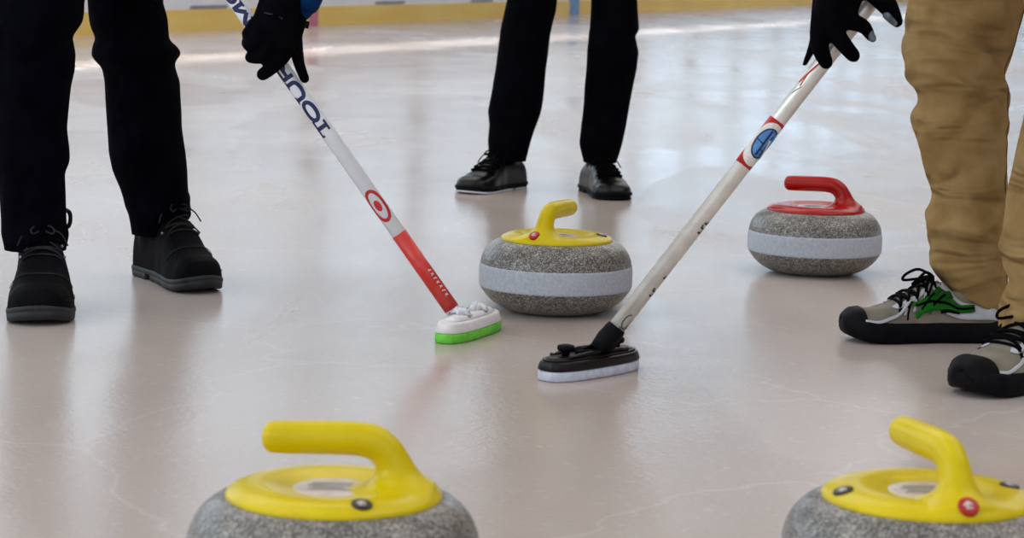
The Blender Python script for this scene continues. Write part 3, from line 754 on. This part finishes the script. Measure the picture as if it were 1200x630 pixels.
    def strip(bm, pts, wd, off):
        """ribbon on the shoe surface; pts in (s, phi)"""
        q = catmull([Vector((p[0], p[1], 0)) for p in pts], 5)
        vs = []
        for i, p in enumerate(q):
            d = (q[min(i + 1, len(q) - 1)] - q[max(i - 1, 0)]); d = Vector((d.x * L, d.y * .05)); d.normalize()
            nn = Vector((-d.y, d.x)) * wd / 2
            row = []
            for k in (-1, -.33, .33, 1): row.append(bm.verts.new(surf(min(max(p.x + nn.x * k / L, .01), .99), p.y + nn.y * k / .05, off)))
            vs.append(row)
        for r0, r1 in zip(vs[:-1], vs[1:]):
            for j in range(3): bm.faces.new((r0[j], r0[j + 1], r1[j + 1], r1[j]))
    if style == 'sneaker':
        bm = bmesh.new()
        for mir in (False, True):
            g = (lambda p: PI - p) if mir else (lambda p: p)
            strip(bm, [(.03, g(.5)), (.15, g(.55)), (.3, g(.95)), (.40, g(1.15))], .018, .0022)
            strip(bm, [(.40, g(1.12)), (.52, g(1.1)), (.66, g(1.05)), (.70, g(1.3))], .012, .0022)
            strip(bm, [(.60, g(1.05)), (.68, g(.7)), (.80, g(.5)), (.9, g(.5))], .007, .0022)
            strip(bm, [(.05, g(.42)), (.2, g(.40)), (.38, g(.42))], .009, .0022)
            for s in (.44, .50, .56, .62): strip(bm, [(s, g(1.2)), (s + .015, g(.8)), (s + .03, g(.55))], .0045, .002)
        ov = obj('silver_overlay', bm, 'shoe_overlay', sh, origin=origin)
        ov.modifiers.new('sol', 'SOLIDIFY').thickness = .0012
        bm = bmesh.new()
        for mir in (False, True):
            g = (lambda p: PI - p) if mir else (lambda p: p)
            strip(bm, [(.58, g(.42)), (.50, g(.62)), (.41, g(.98))], .0095, .0036)
            strip(bm, [(.50, g(.40)), (.43, g(.62)), (.34, g(.92))], .0095, .0036)
            strip(bm, [(.60, g(.80)), (.46, g(.66)), (.34, g(.60)), (.2, g(.66))], .0085, .0044)
            strip(bm, [(.56, g(.50)), (.44, g(.48)), (.33, g(.52)), (.2, g(.60))], .0085, .0044)
        gs = obj('green_stripes', bm, 'shoe_green', sh, origin=origin); gs.modifiers.new('sol', 'SOLIDIFY').thickness = .001
        bm = bmesh.new()
        for mir in (False, True):
            g = (lambda p: PI - p) if mir else (lambda p: p)
            for pts in ([(.64, g(.35)), (.63, g(.6)), (.60, g(.9))], [(.30, g(.45)), (.42, g(.35))], [(.545, g(.54)), (.455, g(.80))], [(.47, g(.5)), (.385, g(.77))], [(.58, g(.74)), (.46, g(.58)), (.34, g(.555)), (.2, g(.62))]):
                strip(bm, pts, .0032, .0052)
        obj('dark_piping', bm, 'lace_black', sh, origin=origin).modifiers.new('sol', 'SOLIDIFY').thickness = .0008
    if style == 'boot':
        for i, s in enumerate((.45, .51)):
            for ph in (PI / 2 + .75, PI / 2 - .75):
                bm = bmesh.new(); c = surf(s, ph, .001); bmesh.ops.create_uvsphere(bm, u_segments=10, v_segments=8, radius=.0030, matrix=Matrix.Translation(c))
                obj('lace_hook', bm, 'metal_grey', sh, origin=origin)
        bm = bmesh.new(); strip(bm, [(.70, .5), (.73, 1.0), (.74, PI / 2), (.73, PI - 1.0), (.70, PI - .5)], .003, .0015)
        strip(bm, [(.66, .25), (.80, .28), (.93, .4)], .002, .0015)
        obj('toe_seam', bm, 'lace_grey', sh, origin=origin).modifiers.new('sol', 'SOLIDIFY').thickness = .001
        bm = bmesh.new()
        tube(bm, [P(.2, .03 * 1, .135) + D * .035, P(.2, .05, .15) + D * .03, P(.2, .052, .17) + D * .02, P(.2, .045, .175) + D * .0], .004, 8)
        obj('pull_tab', bm, 'black_rubber', sh, origin=origin)
    return sh

def build_body(root, O, feet, hips, chest, neck, head, hands, elbows, shoulders, rad=1.0):
    """one continuous figure; feet = [(ankle, knee)], hips centre"""
    V = [hips]; E = []; Rr = [.12 * rad]
    def add(p, r, par): V.append(Vector(p)); Rr.append(r); E.append((par, len(V) - 1)); return len(V) - 1
    for sd, (ank, knee, toe) in zip((-1, 1), feet):
        h = add(hips + Vector((sd * .08, 0, -.06)), .07, 0); th = add(toe, .055, h); k = add(knee, .042, th); a_ = add(ank, .028, k); add(Vector((ank.x, ank.y, ank.z - .02)) , .020, a_)
    b = add((hips + chest) / 2, .125 * rad, 0); c = add(chest, .135 * rad, b); nk = add(neck, .05, c)
    hb = add(head - (head - neck) * .25, .07, nk); add(head + (head - neck).normalized() * .05, .082, hb)
    for hand, el, shd in zip(hands, elbows, shoulders):
        s = add(shd, .055, c); e = add(el, .038, s); w_ = add(hand, .026, e)
    return skin_mesh('body', V, E, Rr, 'skin', root, O, 2)
def legmid(tab, yfn, z):
    best = None
    for py, xl, xr in tab:
        Y = yfn(py); c = atY((xl + xr) / 2, py, Y)
        if best is None or abs(c.z - z) < best[0]: best = (abs(c.z - z), c)
    return Vector((best[1].x, best[1].y, z))
def jacket(root, O, hips, chest, neck, hands, elbows, shoulders, mat, cuffr=.042):
    ch = [([hips + Vector((0, 0, -.03)), (hips + chest) / 2, chest, neck - (neck - chest) * .25], [.175, .17, .17, .09])]
    for hand, el, shd in zip(hands, elbows, shoulders):
        ch.append(([chest + (shd - chest) * .3, shd, el, hand], [.12, .085, .062, cuffr]))
    bm = bmesh.new(); blobchain(bm, ch, 24); o = obj('jacket', bm, mat, root, origin=O); remesh(o, .012, 8, .5)
    return o
def headwear(root, O, neck, head, mat):
    up_ = (head - neck).normalized()
    bm = bmesh.new(); c = head + up_ * .07
    rs = []
    x, y = frame_of(up_)
    for t, r in ((-.035, .098), (-.01, .102), (.02, .1), (.05, .088), (.075, .065), (.09, .03)):
        rs.append([c + up_ * t + (x * math.cos(2 * PI * k / 32) + y * math.sin(2 * PI * k / 32)) * r * (1 + .012 * (k % 2)) for k in range(32)])
    rings(bm, rs); o = obj('knit_hat', bm, mat, root, origin=O)
    # face features: nose, ears, eyes, mouth on the head
    fwd = Vector((.5 if neck.x < 0 else -.5, -.8, -.2)); fwd = (fwd - up_ * fwd.dot(up_)).normalized(); sdv = up_.cross(fwd)
    for nm, c_ in (('nose', ([head + fwd * .076 + up_ * .02, head + fwd * .10 - up_ * .012], [.008, .014])),
                   ('ear', ([head + sdv * .082 + up_ * .02, head + sdv * .084 - up_ * .025], [.012, .008])),
                   ('ear', ([head - sdv * .082 + up_ * .02, head - sdv * .084 - up_ * .025], [.012, .008]))):
        bm = bmesh.new(); blobchain(bm, [c_], 12); obj(nm, bm, 'skin', root, origin=O)

def glove(root, O, chains, mat='glove_black', vox=.003):
    bm = bmesh.new(); blobchain(bm, chains, 16); g = obj('glove', bm, mat, root, origin=O); remesh(g, vox, 4, .5); return g
def grip_glove(root, O, S, t, wrist, side=1):
    """a gloved hand closed round the shaft S at distance t, five fingers; wrist given"""
    n = -S.n * side; e = S.e * side
    ch = []
    pc = S.A + S.d * t + n * (S.r + .02)
    ch.append(([wrist, (wrist + pc) / 2, pc], [.032, .034, .030]))
    for i in range(4):
        k = t - .033 + .022 * i
        b = S.A + S.d * k
        ch.append(([pc + S.d * (k - t) * .8, b + (n * .6 + e * .9) * (S.r + .014), b + (e * .8 - n * .7) * (S.r + .012), b + (-n * 1.0 - e * .1) * (S.r + .011), b + (-n * .6 - e * .8) * (S.r + .010)], [.018, .0125, .012, .0115, .0105 - .0008 * abs(i - 1)]))
    b = S.A + S.d * (t + .03)
    ch.append(([pc + S.d * .01, b + (n * .7 - e * .9) * (S.r + .014), b + S.d * .01 + (-e * .9 - n * .5) * (S.r + .012)], [.02, .014, .012]))
    return glove(root, O, ch)

# ---- left sweeper
toeA = at(47, 384); toeB = at(244, 345)
aA, aB = math.radians(12), math.radians(31)
LB = .315
OA = Vector(((toeA.x + toeB.x) / 2, (toeA.y + toeB.y) / 2 + .15, 0))
pl = thing('person', 'left sweeper in black trousers, boots and gloves, blue sleeve, gripping the white broom', 'person', OA)
def ankle(toe, a, L): return toe - Vector((math.sin(a), -math.cos(a), 0)) * L * .78
shoe(pl, OA, toeA + Vector((0, .01, 0)), aA, LB, .116, 'boot')
shoe(pl, OA, toeB, aB, LB, .104, 'boot')
kA = ankle(toeA, aA, LB); kB = ankle(toeB, aB, LB)
fnA = lambda py: kA.y - .03 + .06 * (1 - py / 290)
tabA = [(0, -8, 98), (12, -8, 98), (25, -9, 96), (42, -10, 84), (60, -9, 87), (80, -9, 87), (100, -8, 82), (150, -5, 78), (175, -3, 81), (188, -3, 81), (202, -1, 75), (230, 0, 76), (262, 2, 77), (275, 3, 80), (292, 6, 77)]
fnB = lambda py: kB.y - .02 - .06 * (1 - py / 290)
tabB = [(0, 103, 190), (20, 105, 196), (32, 107, 197), (46, 113, 198), (55, 109, 209), (63, 109, 212), (70, 111, 203), (80, 120, 205), (95, 123, 210), (150, 126, 213), (180, 128, 217), (200, 132, 219), (218, 140, 220), (240, 147, 222), (252, 151, 224), (262, 153, 216), (274, 155, 213)]
hipsL = Vector((OA.x - .01, OA.y + .12, .88))
bm = bmesh.new()
legloft(bm, tabA, fnA, (hipsL.x - .085, hipsL.y, hipsL.z + .02, .10), 1.3, [(.47, .02, 1, .012, .004), (.14, .012, 0, .012, .004)])
legloft(bm, tabB, fnB, (hipsL.x + .085, hipsL.y, hipsL.z + .02, .10), 4.1, [(.44, .012, .4, .010, .008), (.15, .012, 0, .012, .005)])
blobchain(bm, [([hipsL + Vector((-.07, 0, -.04)), hipsL + Vector((0, 0, 0)), hipsL + Vector((.07, 0, -.04))], [.11, .13, .11])], 32)
obj('trousers', bm, 'black_trouser', pl, origin=OA)
# left glove and arm
ZL = hc.y + .01
def G(px, py, dz): return atY(px, py, ZL + dz)
wristL = G(338, -18, -.02)
chL = [([G(337, -20, -.02), G(332, 0, -.030), G(326, 22, -.036)], [.030, .033, .034]),
       ([G(345, 0, -.01), G(341, 25, -.018), G(338, 45, -.022)], [.026, .026, .022]),
       ([G(322, 5, -.025), G(313, 25, -.033), G(306, 38, -.033)], [.028, .025, .021]),
       # index, middle, ring, little
       ([G(332, 40, -.036), G(334, 60, -.036), G(322, 76, -.030), G(308, 87, -.016)], [.020, .0150, .0125, .0112]),
       ([G(322, 38, -.036), G(316, 56, -.036), G(305, 66, -.028), G(294, 67, -.012)], [.020, .015, .0125, .0108]),
       ([G(313, 30, -.036), G(304, 42, -.036), G(294, 52, -.026), G(290, 50, -.008)], [.020, .0145, .0125, .011]),
       ([G(312, 18, -.034), G(301, 28, -.034), G(292, 38, -.026), G(290, 40, -.006)], [.018, .0135, .0115, .010]),
       # thumb along the right side of the shaft
       ([G(342, 35, -.012), G(347, 58, -.012), G(351, 76, -.010), G(357, 92, -.006)], [.018, .0125, .0098, .0085])]
g1 = glove(pl, OA, chL)
bm = bmesh.new()
mk_ = [(310, 15), (314, 16), (320, 17.2), (326, 19.5), (332, 22.5)]
for i in (0, 1, 3):
    tube(bm, [G(mk_[i][0], mk_[i][1], -.067), G(mk_[i + 1][0] - 1, mk_[i + 1][1] - .5, -.068)], .0014, 6, smooth=1)
obj('glove_lettering', bm, 'grip_patch', g1, origin=OA)
bm = bmesh.new(); a_ = G(350, 28, -.02); tube(bm, [a_, G(355, 28, -.02), G(362, 29.5, -.02)], [.0065, .007, .0065], 10, smooth=1); obj('wrist_strap', bm, 'black_rubber', g1, origin=OA)
elL = Vector((wristL.x + .06, wristL.y + .12, wristL.z + .27)); shR = Vector((hipsL.x + .25, hipsL.y - .32, 1.15)); shLf = Vector((hipsL.x - .12, hipsL.y - .30, 1.18))
chestL = Vector((hipsL.x + .06, hipsL.y - .26, 1.10)); neckL = Vector((hipsL.x + .10, hipsL.y - .40, 1.24)); headL = Vector((hipsL.x + .13, hipsL.y - .50, 1.33))
tU = 1.02; upL = SL.A + SL.d * tU
wU = upL + Vector((-.02, .08, .04)); elU = Vector((hipsL.x - .22, hipsL.y - .42, .98))
build_body(pl, OA, [(legmid(tabA, fnA, .12), legmid(tabA, fnA, .47), legmid(tabA, fnA, .60)), (legmid(tabB, fnB, .13), legmid(tabB, fnB, .47), legmid(tabB, fnB, .60))], hipsL, chestL, neckL, headL, [wristL, wU], [elL, elU], [shR, shLf])
jacket(pl, OA, hipsL, chestL, neckL, [G(350, -12, -.005), wU], [elL, elU], [shR, shLf], 'blue_jacket', .030)
headwear(pl, OA, neckL, headL, 'knit')
grip_glove(pl, OA, SL, tU, wU)
# cuff of the sleeve seen above the glove
bm = bmesh.new(); blobchain(bm, [([elL, G(359, -22, .0), G(352, 6, -.012)], [.05, .036, .027])], 20); ck = obj('sleeve_cuff', bm, 'blue_jacket', pl, origin=OA)

# ---- person standing behind
toeC = at(543, 227.5); toeD = at(725, 235.5)
aC, aD = math.radians(-31), math.radians(14)
OC = Vector(((toeC.x + toeD.x) / 2, (toeC.y + toeD.y) / 2 + .2, 0))
pc = thing('person', 'standing figure in black trousers and black lace-up shoes behind the stones', 'person', OC)
pc['slide'] = 1
shoe(pc, OC, toeC, aC, .30, .108, 'dress'); shoe(pc, OC, toeD, aD, .30, .106, 'dress')
del pc['slide']
kC = ankle(toeC, aC, .30); kD = ankle(toeD, aD, .30)
fnC = lambda py: kC.y - .02 + .02 * (1 - py / 190)
tabC = [(0, 594, 653), (14, 591, 651), (38, 586, 645), (80, 581, 640), (120, 574, 636), (131, 572, 634), (147, 573.5, 628), (165, 572, 622), (188, 573, 616)]
fnD = lambda py: kD.y - .02 + .0 * (1 - py / 190)
tabD = [(0, 693, 747), (20, 692, 748), (34, 691, 749), (42, 690, 744), (60, 688, 748.5), (80, 687, 746), (120, 684, 738), (150, 681, 733), (168, 679, 729), (182, 682, 725), (190, 684, 722)]
hipsC = Vector((OC.x + .02, OC.y + .02, .92))
bm = bmesh.new()
legloft(bm, tabC, fnC, (hipsC.x - .09, hipsC.y, hipsC.z, .10), 2.2, [(.46, .01, 1, .01, .004)], .004)
legloft(bm, tabD, fnD, (hipsC.x + .09, hipsC.y, hipsC.z, .10), 6.4, [(.44, .01, 1, .01, .004)], .004)
blobchain(bm, [([hipsC + Vector((-.07, 0, -.04)), hipsC, hipsC + Vector((.07, 0, -.04))], [.11, .13, .11])], 32)
obj('trousers', bm, 'charcoal_trouser', pc, origin=OC)
chC = hipsC + Vector((0, 0, .36)); nkC = hipsC + Vector((0, -.01, .58)); hdC = hipsC + Vector((0, -.03, .73))
shs = [chC + Vector((-.19, 0, .12)), chC + Vector((.19, 0, .12))]; els = [chC + Vector((-.26, .03, -.16)), chC + Vector((.26, .03, -.16))]; hds = [chC + Vector((-.24, -.08, -.38)), chC + Vector((.24, -.08, -.38))]
build_body(pc, OC, [(legmid(tabC, fnC, .13), legmid(tabC, fnC, .49), legmid(tabC, fnC, .60)), (legmid(tabD, fnD, .13), legmid(tabD, fnD, .49), legmid(tabD, fnD, .60))], hipsC, chC, nkC, hdC, hds, els, shs)
jacket(pc, OC, hipsC, chC, nkC, hds, els, shs, 'dark_jacket')
headwear(pc, OC, nkC, hdC, 'knit')
for hd_ in hds:
    ch = [([hd_ + Vector((0, 0, .02)), hd_ + Vector((0, -.005, -.04))], [.03, .034])]
    for i, L_ in enumerate((.068, .078, .074, .06)):
        b = hd_ + Vector((0, -.028 + .019 * i, -.06)); ch.append(([b, b + Vector((0, -.004, -L_ * .5)), b + Vector((.004, -.002, -L_))], [.012, .011, .0095]))
    ch.append(([hd_ + Vector((0, -.03, -.02)), hd_ + Vector((0, -.055, -.05)), hd_ + Vector((0, -.058, -.08))], [.015, .012, .0105]))
    glove(pc, OC, ch)

# ---- right sweeper
toeN = at(1004, 398); toeM = at(1124, 464)
aN, aM = math.radians(-82), math.radians(-52)
kN = ankle(toeN, aN, .285); kM = ankle(toeM, aM, .29)
ON = Vector(((kN.x + kM.x) / 2, (kN.y + kM.y) / 2, 0))
pn = thing('person', 'right sweeper in khaki trousers and grey sneakers, gripping the silver broom', 'person', ON)
toeN = at(986, 398)
shoe(pn, ON, toeN, aN, .285, .105, 'sneaker'); shoe(pn, ON, toeM, aM, .29, .108, 'sneaker', 1.05)
fnN = lambda py: kN.y + .01 + .04 * (1 - py / 350)
tabN = [(0, 1065.5, 1202), (24, 1061, 1196), (48, 1059.5, 1188), (80, 1061, 1179), (92, 1063, 1177), (110, 1075, 1180), (122, 1077, 1181), (130, 1071, 1181), (138, 1068, 1180), (150, 1070, 1179), (190, 1082, 1178), (228, 1093, 1178), (245, 1090, 1179), (258, 1086, 1179), (270, 1086, 1180), (290, 1092, 1182), (312, 1089, 1181), (330, 1096, 1179), (342, 1103, 1177), (352, 1108, 1172)]
fnM = lambda py: kM.y + .04 * (1 - py / 350)
tabM = [(0, 1222, 1345), (60, 1216, 1335), (120, 1204, 1325), (148, 1199, 1318), (176, 1192, 1308), (205, 1186, 1300), (238, 1180, 1292), (270, 1176, 1287), (290, 1172, 1284), (310, 1176, 1282), (330, 1184, 1280), (345, 1177, 1278), (360, 1171, 1275), (384, 1171, 1272)]
hipsN = Vector((ON.x + .12, ON.y + .03, .88))
bm = bmesh.new()
foldsN = [(.470, .075, 2.4, .012, .018), (.415, .060, 2.2, .010, .015), (.500, .08, 2.5, .018, -.008), (.355, .09, 2.6, .02, .008), (.29, .10, 2.9, .016, .009), (.245, -.06, 2.6, .014, .008), (.195, .055, 2.4, .011, .015), (.155, .05, 2.6, .008, .012), (.125, .04, 2.2, .009, .008), (.57, .10, 2.2, .02, .009)]
ringsN = legloft(bm, tabN, fnN, (hipsN.x - .09, hipsN.y + .06, hipsN.z, .115), 3.3, foldsN, .0035, hem=(-.022, 0, .07))
foldsM = [(.44, .045, 2.4, .013, .008), (.30, .05, 2.9, .014, .007), (.20, .035, 2.4, .012, .009), (.165, .04, 2.6, .009, .008)]
legloft(bm, tabM, fnM, (hipsN.x + .08, hipsN.y - .05, hipsN.z, .115), 7.7, foldsM, .0035)
blobchain(bm, [([hipsN + Vector((-.08, .05, -.03)), hipsN, hipsN + Vector((.07, -.04, -.03))], [.12, .135, .12])], 32)
tr = obj('trousers', bm, 'khaki', pn, origin=ON)
bm = bmesh.new(); tube(bm, [r[82] for r in ringsN[2::2]], .0016, 6, smooth=1); obj('side_seam', bm, 'khaki_seam', tr, origin=ON)
# right glove
ZR = hc2.y + .035
def G2(px, py, dz): return atY(px, py, ZR + dz)
wristR = G2(985, -34, -.03)
chR = [([G2(985, -36, -.03), G2(982, -10, -.038), G2(976, 14, -.038)], [.030, .033, .030]),
       ([G2(975, -20, -.02), G2(968, 4, -.026), G2(963, 28, -.026)], [.026, .022, .018]),
       ([G2(995, -25, -.034), G2(996, -6, -.036), G2(988, 18, -.036)], [.024, .021, .020]),
       ([G2(965, 14, -.032), G2(960, 36, -.034), G2(961, 56, -.032), G2(968, 73, -.026)], [.018, .0150, .0140, .0112]),
       ([G2(974, 18, -.036), G2(978, 36, -.040), G2(989, 52, -.036), G2(1000, 65, -.026)], [.020, .0150, .0130, .0112]),
       ([G2(984, 10, -.038), G2(996, 24, -.040), G2(1012, 31, -.034), G2(1021, 44, -.024)], [.020, .0145, .0115, .0075]),
       ([G2(996, -14, -.036), G2(1018, -12, -.040), G2(1038, 4, -.030), G2(1051, 25, -.018)], [.020, .0170, .0165, .0100]),
       ([G2(962, 22, -.012), G2(955, 45, -.004), G2(949, 62, .0), G2(943, 75, .002)], [.012, .0080, .0060, .0042])]
g2 = glove(pn, ON, chR)
bm = bmesh.new(); blobchain(bm, [([G2(1018.5, 37, -.033), G2(1022.5, 45, -.029)], [.0060, .0062])], 12); obj('grip_patch', bm, 'grip_patch', g2, origin=ON)
bm = bmesh.new(); blobchain(bm, [([G2(1039, 18, -.036), G2(1048, 27, -.026)], [.0065, .0052])], 12); obj('grip_patch', bm, 'grip_patch', g2, origin=ON)
chN = Vector((hipsN.x - .22, hipsN.y - .02, 1.12)); nkN = Vector((hipsN.x - .36, hipsN.y - .03, 1.26)); hdN = Vector((hipsN.x - .46, hipsN.y - .05, 1.36))
shN = [Vector((hipsN.x - .30, hipsN.y - .18, 1.12)), Vector((hipsN.x - .26, hipsN.y + .16, 1.16))]
elN = [Vector((wristR.x + .04, wristR.y - .02, wristR.z + .28)), Vector((hipsN.x - .1, hipsN.y + .22, .98))]
tU2 = 1.05; up2 = SR.A + SR.d * tU2; wU2 = up2 + Vector((.03, .08, .03))
build_body(pn, ON, [(legmid(tabN, fnN, .12), legmid(tabN, fnN, .46), legmid(tabN, fnN, .60)), (legmid(tabM, fnM, .12), legmid(tabM, fnM, .46), legmid(tabM, fnM, .60))], hipsN, chN, nkN, hdN, [wristR, wU2], elN, shN)
jacket(pn, ON, hipsN, chN, nkN, [wristR + Vector((0, 0, .02)), wU2], elN, shN, 'red_jacket', .034)
headwear(pn, ON, nkN, hdN, 'knit')
grip_glove(pn, ON, SR, tU2, wU2)

# ------------------------------------------------------------------ render look
vs = scn.view_settings; vs.view_transform = 'Standard'; vs.look = 'None'; vs.gamma = 1; vs.use_curve_mapping = False; vs.exposure = 0.0
